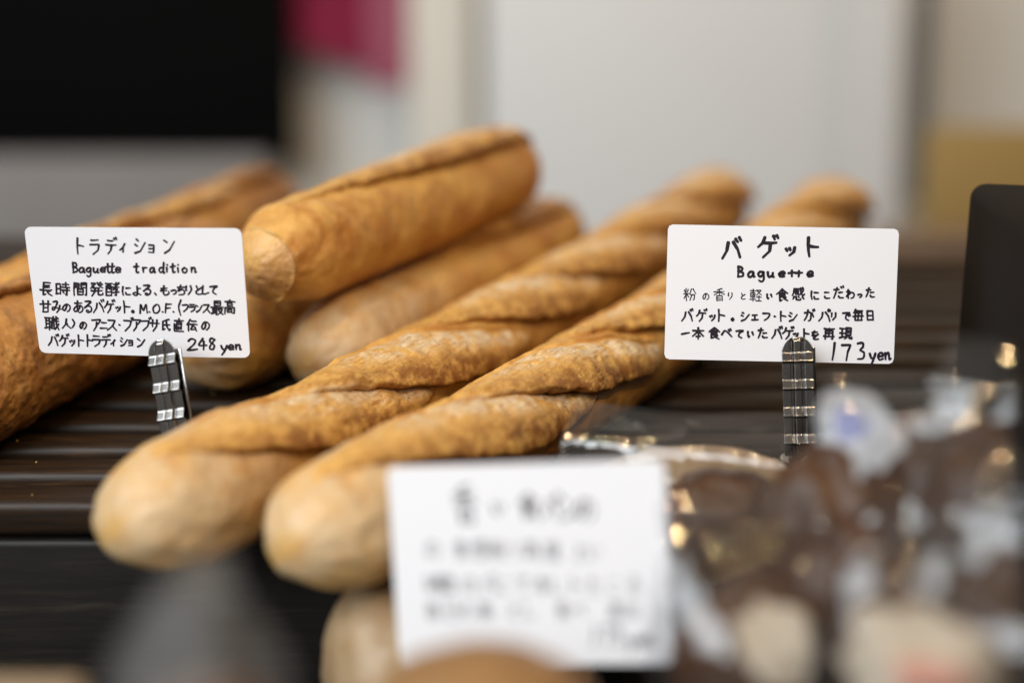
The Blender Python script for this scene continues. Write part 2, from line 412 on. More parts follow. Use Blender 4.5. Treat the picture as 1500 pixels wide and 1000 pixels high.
    if cut0:
        # broken face: pull the first rings into an uneven disc with a raised rim
        x += .0022 * (1 - np.clip(np.hypot(y, z) / (.62 * r0), 0, 1) ** 2)[:, :] * (SS < .0013) * -3.6
        x += ((SS < .0013) * fbm(np.stack([y * 220, z * 220, y * 0], -1), seed, 3) * .0009)
    y = y + bend * np.sin(np.pi * SS / Lg)
    pale = (1 - sst(pale0 * .35, pale0, SS)) * .95
    pale = np.maximum(pale, (1 - sst(pale1 * .3, pale1, Lg - SS)) * .6)
    off = fbm(P3 * 60, seed + 33, 2) * .004
    pale *= 1 - .85 * np.exp(-((np.hypot(y + .003, z - .001) + off) / .0055) ** 2) * (SS < Lg / 2)
    if cut0: pale = (SS < .0030) * .3
    pale *= (1 - .8 * slash)
    V = np.stack([x, y, z], -1).reshape(-1, 3); Q = grid_faces(ns, nt, True)
    tst = np.maximum(tst, (1 - slash) * toast * sst(-.2, .5, fbm(P3 * 24, seed + 21, 3)) * (1 - pale))
    me = mesh_np(name, V, Q, {'slash': slash.ravel(), 'lip': np.clip(lip, 0, 1).ravel(), 'pale': pale.ravel(), 'toast': tst.ravel(), 'crumb': crm.ravel()})
    o = link(name, me, mat or M_BAG, None, MW)
    return tag(o, label, 'bread', group)

def std_slashes(L, fr, half=.080, t0=-.0115, slope=.26, wlo=.0120, whi=.0205, jit=1, seed=0):
    rr = random.Random(seed); out = []
    for f in fr:
        out.append((f * L + rr.uniform(-.004, .004), half * rr.uniform(.86, 1.12), t0 + rr.uniform(-.0030, .0030),
                    slope * rr.uniform(.75, 1.12), wlo * rr.uniform(.88, 1.25), whi * rr.uniform(.85, 1.15)))
    a = out[0]; out[0] = (a[0] + .004, a[1] * .98, a[2] - .0035, .20, a[4], a[5] * 1.02)
    return out

FR = (.158, .296, .448, .602, .757, .905)
loaf('baguette', 'front baguette with the pale left tip nearest the lower left corner', (-.1522, .4848, .0200), (.1579, 1.0194, .0195), .0256,
     std_slashes(.618, FR, seed=3), seed=11, bend=-.009, fat=.13)
loaf('baguette', 'front baguette partly hidden by the blurred white card', (-.0838, .4712, .0200), (.2378, .9951, .0195), .0254,
     std_slashes(.615, FR, seed=5), seed=23, bend=-.009, fat=.12)
loaf('baguette', 'pale smooth-ended baguette between the stacked one and the two front baguettes', (-.1021, .6619, .022), (.0361, .9336, .022), .0272,
     [(.20, .10, -.002, .10, .009, .009)], seed=31, ns=500, nt=220, pale0=.14, toast=.3)
loaf('baguette', 'thick broken-ended baguette stacked on top of the others', (-.1225, .664, .074), (.0045, .889, .074), .0288,
     [(.150, .130, -.006, .05, .007, .020)], seed=41, ns=600, nt=240, cut0=True, cap1=1.1, H_lip=.0075, toast=.55)
loaf('baguette', 'shaded baguette lying under the broken-ended one', (-.163, .6689, .022), (-.0229, .9212, .022), .0272,
     [(.16, .09, -.002, .1, .009, .009)], seed=51, ns=420, nt=200, pale0=.02)
RU = 'rustic loaves at the left of the rack'
loaf('rustic_loaf', 'large rough dark-crusted loaf below the left price card', (-.282, .572, .028), (-.178, .845, .028), .0360,
     [(.13, .12, .010, .12, .012, .010)], M_DARK, seed=61, ns=600, nt=300, pale0=.01, group=RU, rough=.0009, lump=.003, toast=.7, squash=.86, flat=.76)
loaf('rustic_loaf', 'lighter golden loaf behind the left price card', (-.2845, .6875, .026), (-.1862, .9456, .026), .0285,
     [(.15, .11, .002, .12, .011, .010)], M_BAG, seed=71, ns=400, nt=200, pale0=.01, group=RU, toast=.5)
loaf('rustic_loaf', 'reddish brown loaf tip farthest back behind the left price card', (-.204, .8911, .024), (-.1679, 1.0092, .024), .0265,
     [(.065, .045, .002, .12, .011, .010)], M_DARK, seed=81, ns=400, nt=200, pale0=.01, group=RU)
# ------------------------------------------------------------------ handwriting
G = {
 'ト': [[(35,0),(36,100)],[(36,42),(88,52)]], 'ラ': [[(20,10),(80,10)],[(10,40),(88,40),(75,75),(35,100)]],
 'デ': [[(20,15),(65,15)],[(5,42),(90,42)],[(52,42),(48,75),(25,100)],[(72,0),(80,14)],[(88,-5),(96,10)]],
 'ィ': [[(85,10),(55,50),(10,75)],[(58,45),(58,100)]], 'シ': [[(20,8),(40,20)],[(10,38),(32,50)],[(15,95),(55,80),(95,25)]],
 'ョ': [[(15,15),(85,15),(85,95),(10,95)],[(18,55),(85,55)]], 'ン': [[(10,15),(38,30)],[(12,95),(55,75),(95,20)]],
 'バ': [[(35,20),(28,60),(2,95)],[(58,18),(80,55),(92,95)],[(72,0),(80,16)],[(90,-5),(97,10)]],
 'ゲ': [[(35,5),(25,35),(5,55)],[(25,30),(90,30)],[(62,30),(58,70),(30,100)],[(75,0),(82,14)],[(92,-5),(98,8)]],
 'ッ': [[(12,30),(22,50)],[(42,22),(50,44)],[(88,20),(78,60),(38,95)]], 'フ': [[(10,15),(88,15),(75,60),(30,98)]],
 'ス': [[(15,15),(78,15),(55,60),(8,95)],[(52,58),(90,95)]], 'ア': [[(8,12),(92,12),(75,35),(58,48)],[(52,30),(48,65),(20,98)]],
 'ニ': [[(22,25),(80,25)],[(8,85),(92,85)]], 'ブ': [[(6,18),(80,18),(68,60),(25,98)],[(78,-5),(86,8)],[(94,-10),(100,3)]],
 'サ': [[(5,35),(95,35)],[(32,10),(32,62)],[(70,8),(68,60),(40,98)]],
 'パ': [[(35,20),(28,60),(2,95)],[(58,18),(80,55),(92,95)],[(84,-6),(95,2),(88,14),(77,6),(84,-6)]],
 'リ': [[(25,10),(25,60)],[(75,5),(75,55),(40,98)]], 'ェ': [[(20,25),(80,25)],[(50,25),(50,88)],[(8,88),(92,88)]],
 '・': [[(44,48),(56,54)]], '.': [[(45,96),(55,98)]],
 'に': [[(15,8),(10,55),(18,92)],[(45,25),(88,25)],[(42,68),(50,88),(92,88)]],
 'よ': [[(55,30),(88,28)],[(52,5),(55,80),(35,95),(15,80),(40,68),(92,92)]],
 'る': [[(22,10),(78,10),(18,62),(50,45),(82,55),(82,82),(55,97),(38,88),(45,75),(62,86)]],
 'も': [[(45,5),(38,70),(55,95),(85,85),(85,60)],[(18,32),(70,30)],[(15,55),(68,53)]],
 'っ': [[(10,40),(60,28),(85,50),(70,78),(40,90)]], 'ち': [[(15,25),(85,22)],[(45,5),(25,58),(60,45),(85,62),(75,88),(35,97)]],
 'り': [[(28,10),(25,50),(35,50)],[(70,8),(75,50),(45,98)]], 'と': [[(30,8),(42,42)],[(82,25),(30,55),(22,80),(45,93),(85,90)]],
 'し': [[(30,5),(28,75),(48,95),(88,75)]], 'て': [[(10,18),(88,12),(50,40),(45,75),(80,95)]],
 'み': [[(20,12),(58,12),(28,70),(10,72),(20,52),(90,72)],[(78,38),(72,75),(52,98)]],
 'の': [[(52,22),(42,68),(22,85),(8,62),(25,28),(58,14),(90,40),(85,75),(58,95)]],
 'あ': [[(18,22),(82,20)],[(45,5),(42,60),(52,92)],[(68,38),(50,75),(22,88),(12,70),(35,48),(70,45),(90,65),(80,88),(60,97)]],
 'い': [[(15,15),(15,65),(30,85),(38,70)],[(70,22),(85,60)]], 'こ': [[(20,18),(75,18)],[(18,65),(35,90),(88,88)]],
 'た': [[(10,25),(58,22)],[(38,5),(28,50),(8,95)],[(55,48),(90,46)],[(50,78),(60,92),(95,92)]],
 'だ': [[(10,25),(58,22)],[(38,5),(28,50),(8,95)],[(55,48),(90,46)],[(50,78),(60,92),(95,92)],[(76,0),(82,14)],[(92,-6),(98,8)]],
 'わ': [[(28,5),(28,97)],[(8,28),(42,26),(8,78),(55,38),(88,50),(85,80),(58,96)]],
 'が': [[(8,30),(62,28),(60,85),(42,92)],[(38,5),(30,55),(8,95)],[(72,28),(88,58)],[(78,0),(86,12)],[(92,-4),(99,8)]],
 'で': [[(8,20),(88,14),(50,42),(45,78),(78,96)],[(72,38),(80,52)],[(88,34),(96,46)]],
 'べ': [[(5,62),(35,28),(95,80)],[(62,20),(70,34)],[(78,12),(86,26)]],
 'を': [[(20,18),(80,16)],[(48,2),(20,55),(48,48),(55,72)],[(85,38),(40,68),(35,88),(55,97),(85,94)]],
 '、': [[(35,30),(62,72)]], '。': [[(50,20),(80,50),(50,85),(20,50),(50,20)]],
 '長': [[(30,5),(30,55)],[(30,5),(80,5)],[(30,22),(75,22)],[(30,38),(75,38)],[(5,55),(95,55)],[(30,55),(30,95),(48,85)],[(80,62),(60,72)],[(50,56),(68,82),(95,96)]],
 '時': [[(8,15),(8,85)],[(8,15),(35,15),(35,85)],[(8,48),(35,48)],[(8,82),(35,82)],[(48,20),(92,20)],[(70,3),(70,38)],[(42,38),(98,38)],[(42,58),(98,58)],[(80,44),(80,95),(68,90)],[(52,68),(60,80)]],
 '間': [[(8,8),(8,98)],[(8,8),(42,8),(42,38)],[(8,22),(42,22)],[(8,38),(42,38)],[(58,8),(58,38)],[(58,8),(94,8),(94,97),(84,92)],[(58,22),(94,22)],[(58,38),(94,38)],[(32,52),(32,90)],[(32,52),(70,52),(70,90)],[(32,70),(70,70)],[(32,89),(70,89)]],
 '発': [[(15,10),(45,10),(5,45)],[(18,24),(28,32)],[(80,5),(66,18)],[(92,15),(75,28)],[(55,5),(70,28),(97,45)],[(25,42),(75,42)],[(10,62),(92,62)],[(38,42),(36,70),(12,97)],[(62,42),(62,90),(75,95),(95,92),(95,80)]],
 '酵': [[(3,10),(48,10)],[(6,28),(6,95)],[(6,28),(45,28),(45,95)],[(18,10),(18,45),(8,55)],[(32,10),(32,50),(42,50)],[(6,70),(45,70)],[(6,93),(45,93)],[(58,18),(92,18)],[(75,3),(75,35)],[(52,35),(98,35)],[(95,8),(52,55)],[(62,52),(88,52),(74,65)],[(74,65),(76,95),(66,92)],[(52,75),(98,72)]],
 '甘': [[(3,30),(97,30)],[(28,5),(28,92)],[(72,5),(72,92)],[(28,60),(72,60)],[(28,90),(72,90)]],
 '最': [[(28,3),(28,35)],[(28,3),(75,3),(75,35)],[(28,18),(75,18)],[(28,34),(75,34)],[(3,46),(97,46)],[(18,46),(18,85)],[(45,46),(45,98)],[(18,60),(45,60)],[(18,72),(45,72)],[(3,88),(52,82)],[(58,58),(92,58),(80,80),(55,98)],[(62,65),(80,85),(98,97)]],
 '高': [[(50,0),(50,12)],[(5,13),(95,13)],[(30,24),(30,42)],[(30,24),(70,24),(70,42)],[(30,42),(70,42)],[(10,55),(10,98)],[(10,55),(90,55),(90,95),(80,92)],[(32,68),(32,88)],[(32,68),(68,68),(68,88)],[(32,87),(68,87)]],
 '職': [[(2,10),(40,10)],[(10,10),(10,80)],[(30,10),(30,98)],[(10,32),(30,32)],[(10,54),(30,54)],[(2,84),(40,74)],[(45,18),(70,18)],[(57,5),(57,18)],[(50,24),(53,34)],[(65,24),(62,34)],[(42,38),(98,38)],[(48,50),(48,88)],[(48,50),(66,50),(66,88)],[(48,68),(66,68)],[(48,87),(66,87)],[(78,5),(82,60),(97,97)],[(95,55),(70,95)],[(90,12),(96,24)]],
 '人': [[(48,8),(42,55),(5,95)],[(46,40),(65,72),(97,95)]],
 '氏': [[(80,5),(25,22)],[(25,22),(25,92),(48,78)],[(25,50),(92,46)],[(55,15),(65,65),(85,95),(95,78)]],
 '直': [[(8,15),(92,15)],[(50,0),(48,28)],[(30,28),(30,82)],[(30,28),(75,28),(75,82)],[(30,46),(75,46)],[(30,64),(75,64)],[(30,81),(75,81)],[(10,40),(10,97),(97,97)]],
 '伝': [[(30,5),(5,50)],[(20,32),(20,98)],[(45,18),(88,18)],[(38,45),(97,45)],[(62,45),(42,88),(85,82)],[(76,65),(95,95)]],
 '粉': [[(8,15),(16,32)],[(42,10),(34,32)],[(3,42),(48,42)],[(25,3),(25,98)],[(25,45),(4,80)],[(27,48),(46,72)],[(66,8),(50,48)],[(78,8),(97,46)],[(58,52),(88,52),(84,92),(74,92)],[(70,54),(52,97)]],
 '香': [[(75,2),(30,12)],[(8,25),(92,25)],[(50,8),(50,50)],[(48,27),(8,52)],[(52,27),(94,50)],[(28,58),(28,98)],[(28,58),(74,58),(74,98)],[(28,77),(74,77)],[(28,96),(74,96)]],
 '軽': [[(3,15),(47,15)],[(8,30),(8,66)],[(8,30),(42,30),(42,66)],[(8,48),(42,48)],[(8,65),(42,65)],[(2,80),(48,80)],[(25,3),(25,98)],[(55,10),(92,10),(54,48)],[(60,15),(96,48)],[(56,64),(94,64)],[(75,50),(75,92)],[(50,93),(98,93)]],
 '食': [[(50,2),(5,38)],[(50,2),(95,36)],[(50,18),(50,30)],[(28,34),(28,95),(48,86)],[(28,34),(72,34),(72,62)],[(28,48),(72,48)],[(28,62),(72,62)],[(80,68),(62,78)],[(50,64),(68,84),(94,97)]],
 '感': [[(10,12),(90,12)],[(12,12),(12,40),(2,62)],[(24,25),(50,25)],[(26,36),(26,52)],[(26,36),(48,36),(48,52)],[(26,52),(48,52)],[(60,2),(68,40),(88,60),(96,48)],[(84,24),(60,58)],[(78,0),(88,8)],[(15,72),(8,92)],[(30,70),(34,94),(65,94),(68,84)],[(50,66),(56,78)],[(78,68),(90,86)]],
 '毎': [[(30,2),(8,32)],[(25,14),(90,14)],[(28,30),(18,92),(82,92)],[(28,30),(82,30),(76,98)],[(3,60),(97,60)],[(55,34),(45,88)]],
 '日': [[(22,5),(22,97)],[(22,5),(80,5),(80,97)],[(22,50),(80,50)],[(22,95),(80,95)]], '一': [[(5,58),(60,48),(95,42)]],
 '本': [[(5,28),(95,28)],[(50,2),(50,98)],[(48,30),(5,75)],[(52,30),(96,74)],[(32,75),(70,75)]],
 '再': [[(5,8),(95,8)],[(18,26),(18,98)],[(18,26),(82,26),(82,95),(72,92)],[(50,8),(50,72)],[(18,46),(82,46)],[(2,70),(98,70)]],
 '現': [[(3,12),(42,12)],[(5,48),(40,48)],[(22,12),(22,84)],[(2,88),(44,78)],[(52,6),(52,62)],[(52,6),(90,6),(90,62)],[(52,24),(90,24)],[(52,42),(90,42)],[(52,61),(90,61)],[(62,62),(58,82),(40,97)],[(78,62),(78,92),(97,94),(98,80)]],
 'B': [[(15,0),(15,100)],[(15,2),(60,8),(62,35),(15,46)],[(15,46),(70,58),(72,88),(15,100)]],
 'a': [[(75,55),(40,50),(12,72),(25,98),(55,92),(76,62),(78,98),(95,96)]],
 'g': [[(72,55),(35,52),(15,75),(40,95),(74,70),(74,52),(72,125),(45,142),(18,128)]],
 'u': [[(12,52),(15,85),(35,99),(68,80),(72,52),(74,98),(92,96)]], 'e': [[(15,75),(80,72),(70,52),(38,52),(15,75),(35,98),(85,92)]],
 't': [[(45,10),(45,90),(65,100),(85,95)],[(10,42),(85,38)]], 'τ': [[(48,42),(46,98)],[(5,62),(92,58)]],
 'r': [[(20,50),(24,100)],[(22,70),(45,52),(80,55)]], 'd': [[(72,55),(35,52),(12,76),(38,98),(74,80)],[(78,0),(76,98),(95,98)]],
 'i': [[(45,50),(48,98)],[(48,22),(50,28)]], 'o': [[(48,50),(15,70),(30,98),(68,96),(82,70),(48,50)]],
 'n': [[(18,52),(20,100)],[(20,72),(45,52),(68,58),(72,98),(92,96)]], 'y': [[(12,50),(30,82),(48,84)],[(82,48),(55,100),(22,142)]],
 'M': [[(8,100),(20,5),(48,70),(80,5),(92,100)]], 'O': [[(50,5),(12,40),(20,90),(60,98),(90,60),(75,12),(50,5)]],
 'F': [[(20,5),(18,100)],[(20,5),(85,5)],[(20,48),(72,46)]], '(': [[(70,-5),(40,45),(70,105)]], ')': [[(30,-5),(62,45),(25,105)]],
 '1': [[(60,0),(35,100)]], '2': [[(15,25),(40,2),(75,15),(65,50),(5,98)],[(5,98),(95,92)]], '3': [[(20,8),(70,5),(75,28),(45,45),(80,60),(70,92),(15,95)]],
 '4': [[(55,2),(8,62),(95,60)],[(62,30),(58,100)]], '7': [[(10,10),(90,8),(60,50),(45,100)]],
 '8': [[(75,15),(40,2),(25,28),(70,65),(55,98),(20,85),(35,55),(80,15)]],
}
SMOOTH = set('によるもっちりとしてみのあいこただわがでべをBagueto2348nyOd。パτrMフ()')
def catmull(p, n=6):
    p = [np.array(q, float) for q in p]; P = [2 * p[0] - p[1]] + p + [2 * p[-1] - p[-2]]; out = []
    for i in range(1, len(P) - 2):
        for k in range(n):
            t = k / n; a, b, c, d = P[i - 1:i + 3]
            out.append(.5 * (2 * b + (c - a) * t + (2 * a - 5 * b + 4 * c - d) * t * t + (3 * b - a - 3 * c + d) * t ** 3))
    return out + [p[-1]]

def homog(src, dst):
    A = []
    for (x, y), (u, v) in zip(src, dst):
        A.append([x, y, 1, 0, 0, 0, -u * x, -u * y, -u]); A.append([0, 0, 0, x, y, 1, -v * x, -v * y, -v])
    return np.linalg.svd(np.array(A, float))[2][-1].reshape(3, 3)

def write(rows, corners, W, Hh, bend, pen):
    """rows: (character, centre x, centre y, width, height, pen factor) measured on the card's own face; returns the ink mesh"""
    hm = homog(corners, [(-W / 2, Hh / 2), (W / 2, Hh / 2), (W / 2, -Hh / 2), (-W / 2, -Hh / 2)])
    def to(x, y):
        q = hm @ np.array([x, y, 1.0]); return np.array([q[0] / q[2], q[1] / q[2]])
    rr = random.Random(4); bm = bmesh.new(); n = 0
    for ch, cx, cy, w_, h_, pf in rows:
        rot = rr.uniform(-.05, .05); sx = rr.uniform(.95, 1.05)
        for st in G[ch]:
            pts = [(x + rr.uniform(-2.2, 2.2), y + rr.uniform(-2.2, 2.2)) for x, y in st]
            if len(pts) > 2: pts = catmull(pts, 6) if ch in SMOOTH else catmull_soft(pts)
            else:
                a, b = np.array(pts[0]), np.array(pts[1]); nrm = np.array([-(b - a)[1], (b - a)[0]]) * rr.uniform(-.035, .035)
                pts = [a, a * .67 + b * .33 + nrm, a * .33 + b * .67 + nrm, b]
            q = []
            for x, y in pts:
                x = (x / 100 - .5) * w_ * sx; y = (y / 100 - .5) * h_
                q.append(to(cx + x * math.cos(rot) - y * math.sin(rot), cy + x * math.sin(rot) + y * math.cos(rot)))
            n += 1; off = .00036 + n * 4e-7; hw = pen * pf / 2
            def V(p): return bm.verts.new((p[0], -(off + bend(p[0], p[1])), p[1]))
            L_, R_ = [], []
            m = len(q)
            for i, p in enumerate(q):
                d = q[min(i + 1, m - 1)] - q[max(i - 1, 0)]; d = d / (np.linalg.norm(d) + 1e-9); nn = np.array([-d[1], d[0]])
                wv = hw * (1.12 - .30 * i / max(1, m - 1) + .08 * math.sin(i * 1.3 + n))
                L_.append(V(p + nn * wv)); R_.append(V(p - nn * wv))
                if i in (0, m - 1):
                    e = d if i else -d
                    c1, c2 = V(p + e * wv * .75 + nn * wv * .6), V(p + e * wv * .75 - nn * wv * .6)
                    bm.faces.new((L_[-1], R_[-1], c2, c1) if i else (c1, c2, R_[-1], L_[-1]))
            for i in range(m - 1): bm.faces.new((L_[i], R_[i], R_[i + 1], L_[i + 1]))
    me = bpy.data.meshes.new('handwriting'); bm.to_mesh(me); bm.free(); return me
def catmull_soft(p):
    out = []
    p = [np.array(q, float) for q in p]
    for i in range(len(p)):
        if 0 < i < len(p) - 1:
            out += [p[i] * .88 + p[i - 1] * .12, p[i] * .985 + p[i - 1] * .0075 + p[i + 1] * .0075, p[i] * .88 + p[i + 1] * .12]
        else: out.append(p[i])
    return out

def card(name, label, ctr, eul, W, Hh, rows, corners, pen, bend, rad=.003):
    mw = Matrix.Translation(ctr) @ Euler(eul, 'XYZ').to_matrix().to_4x4()
    root = empty(name, mw, label, 'price card', 'handwritten price cards')
    nx, nz = 48, 28; th = .0005
    X, Z = np.meshgrid(np.linspace(-W / 2, W / 2, nx), np.linspace(-Hh / 2, Hh / 2, nz), indexing='ij')
    # squeeze the grid into rounded corners
    ex = np.clip(np.abs(X) - (W / 2 - rad), 0, None); ez = np.clip(np.abs(Z) - (Hh / 2 - rad), 0, None)
    ln = np.hypot(ex, ez); mx = np.maximum(ex, ez); k = np.where(ln > 1e-9, mx / np.maximum(ln, 1e-9), 1)
    X = np.sign(X) * (np.minimum(np.abs(X), W / 2 - rad) + ex * k); Z = np.sign(Z) * (np.minimum(np.abs(Z), Hh / 2 - rad) + ez * k)
    B = np.vectorize(bend)(X, Z)
    Vf = np.stack([X, -B - .00028, Z], -1).reshape(-1, 3); Vb = np.stack([X, -B + .00022, Z], -1).reshape(-1, 3)
    Qf = grid_faces(nx, nz, False); N = nx * nz
    rim = [(i * nz) for i in range(nx)] + [(nx - 1) * nz + j for j in range(1, nz)] + [i * nz + nz - 1 for i in range(nx - 2, -1, -1)] + [j for j in range(nz - 2, 0, -1)]
    rim = np.array(rim); rn = np.roll(rim, -1)
    Q = np.concatenate([Qf, Qf[:, ::-1] + N, np.stack([rim, rim + N, rn + N, rn], -1)])
    me = mesh_np('card_sheet', np.concatenate([Vf, Vb]), Q)
    o = link('card_sheet', me, M_PAPER, root); me.set_sharp_from_angle(angle=R(40))
    link('handwriting', write(rows, corners, W, Hh, bend, pen), M_INK, root, smooth=False)
    return root

def row(chars, y, w_, h_, pf=1.0): return [(c, x, y + (dy[0] if dy else 0), w_ * (dy[1] if len(dy) > 1 else 1), h_ * (dy[2] if len(dy) > 2 else (dy[1] if len(dy) > 1 else 1)), pf) for c, x, *dy in chars]
sm = (10, .62)
rowsL = (row([('ト',412),('ラ',492),('デ',578),('ィ',637,8,.6),('シ',727),('ョ',788,12,.55),('ン',880)], 180, 62, 84, 1.05)
 + row([('B',390),('a',425),('g',462),('u',500),('e',535),('t',563),('t',585),('e',615),('t',712),('r',755),('a',795),('d',843),('i',872),('t',902),('i',930),('o',963),('n',1010)], 292, 36, 52, 1.1)
 + row([('長',235),('時',322),('間',415),('発',502),('酵',585),('に',660,8,.72),('よ',713,8,.72),('る',765,4,.78),('、',812,26,.35),('も',860,6,.75),('っ',908,12,.5),('ち',945,4,.75),('り',985,4,.7),('と',1037,4,.68),('し',1070,4,.68),('て',1115,4,.72)], 405, 74, 74, 1.0)
 + row([('甘',232),('み',290),('の',342,4,.75),('あ',405),('る',455),('バ',513),('ゲ',570),('ッ',615,10,.5),('ト',655),('。',693,24,.3),('M',750,8,.75),('.',783,4,.7),('O',817,8,.72),('.',850,4,.7),('F',880,6,.75),('.',908,4,.7),('(',938,4,.6,1.1),('フ',968,4,.62),('ラ',1005,4,.65),('ン',1040,6,.62),('ス',1080,6,.75),('最',1135,4,1.05,1.15),('高',1200,0,1.0,1.15)], 498, 60, 66, .95)
 + row([('職',265,-6,1.3,1.15),('人',342,-4,.85),(')',380,-4,.6),('の',430,4,.7),('ア',500),('ニ',540,2,.75),('ス',583),('・',622),('ブ',668),('ア',713),('ブ',762),('サ',808),('氏',866),('直',936),('伝',1005),('の',1076,2,.8)], 592, 56, 66, .95)
 + row([('バ',272),('ゲ',328),('ッ',372,10,.65),('ト',412),('ト',460),('ラ',500),('デ',552),('ィ',588,8,.55),('シ',645,4,.8),('ョ',682,8,.5),('ン',737,6,.85)], 678, 54, 62, .95)
 + row([('2',1008,2,1.25,1),('4',1062),('8',1112),('y',1175,10,.85,.85),('e',1210,6,.85,.85),('n',1247,4,.85,.85)], 690, 48, 62, 1.05))
cL = [(122,78),(1255,90),(1310,765),(200,745)]
card('price_card', 'white card reading Baguette tradition 248 yen in the left clip', at(202.5, 428, .645), (.1199, -.0037, -.1074), .1007, .0598, rowsL, cL, .00088,
     lambda x, z: .0012 * math.sin(x * 38 + .4) * (.5 - z / .0598))
rowsR = (row([('バ',468,4),('ゲ',658,-6,1.05),('ッ',778,16,.52),('ト',888,-4,.9)], 190, 112, 108, 1.75)
 + row([('B',518),('a',572),('g',625),('u',675),('e',733),('τ',785),('τ',822),('e',880)], 316, 44, 56, 1.35)
 + row([('粉',250,0,1.05),('の',335,10,.6),('香',405,2),('り',462,8,.6),('と',530,10,.55),('軽',597,6)], 434, 62, 66, .62)
 + row([('い',668,12,.55),('食',735,6),('感',820,0,1.05),('に',905,6,.75),('こ',968,6,.65),('だ',1027,-6,.95),('わ',1090,0,.75),('っ',1140,8,.42),('た',1193,-6,.8)], 434, 62, 66, 1.05)
 + row([('バ',240),('ゲ',313),('ッ',370,10,.6),('ト',412),('。',475,20,.35),('シ',540,6,.8),('ェ',592,8,.62),('フ',650,6,.7),('・',698,6),('ト',735,6,.85),('シ',790,8,.8),('が',875,2),('パ',955,4),('リ',1002,6,.65),('で',1068,6,.8),('毎',1130),('日',1192,2,.85)], 545, 60, 62, 1.05)
 + row([('一',230,0,.75),('本',297),('食',380),('べ',447),('て',512,4,.75),('い',570,6,.7),('た',632,0,.9),('バ',708),('ゲ',765),('ッ',805,10,.5),('ト',855,4,.8),('を',905,12,.75),('再',978,4),('現',1065,2,1.15,1)], 638, 60, 62, 1.1)
 + row([('1',1002),('7',1068,4,1.2,1),('3',1142,-2,1.15,1),('y',1205,10,.95,.85),('e',1243,8,.85,.8),('n',1280,6,.85,.8)], 734, 46, 90, 1.25))
cR = [(132,62),(1348,92),(1312,800),(122,772)]
card('price_card', 'white card reading Baguette 173 yen in the right clip', at(1144, 431, .652), (-.0968, .0188, -.0101), .1052, .0618, rowsR, cR, .00086,
     lambda x, z: .0004 * math.sin(x * 30), .0022)
cF = [(65,155),(1165,70),(1180,945),(30,925)]
rowsF = (row([('香',340,0,1.25,1.5),('い',470,10,.6),('食',590),('パ',680),('ン',760),('の',820)], 285, 80, 100, 1.9)
 + row([('の',200),('食',310),('感',385),('粉',450),('り',520),('再',590),('現',670),('と',790),('い',850)], 460, 66, 80, 1.0)
 + row([('時',190),('間',240),('の',330),('バ',400),('に',460),('て',540),('本',620),('し',680),('ト',760),('た',840),('こ',930),('る',1010)], 600, 66, 80, 1.0)
 + row([('毎',180),('日',250),('の',310),('高',385),('と',500),('し',560),('食',700),('べ',770),('直',930),('伝',1000)], 705, 66, 78, .9)
 + row([('1',830),('7',885),('3',930),('y',990,8),('e',1030,6),('n',1075,6)], 812, 50, 85, 1.5))
card('price_card', 'out of focus white card nearest the lens above the front rolls', (.0062, .4932, 1.0812), (-.10, -.075, -.17), .1012, .0738, rowsF, cF, .00045,
     lambda x, z: .0, .0022)

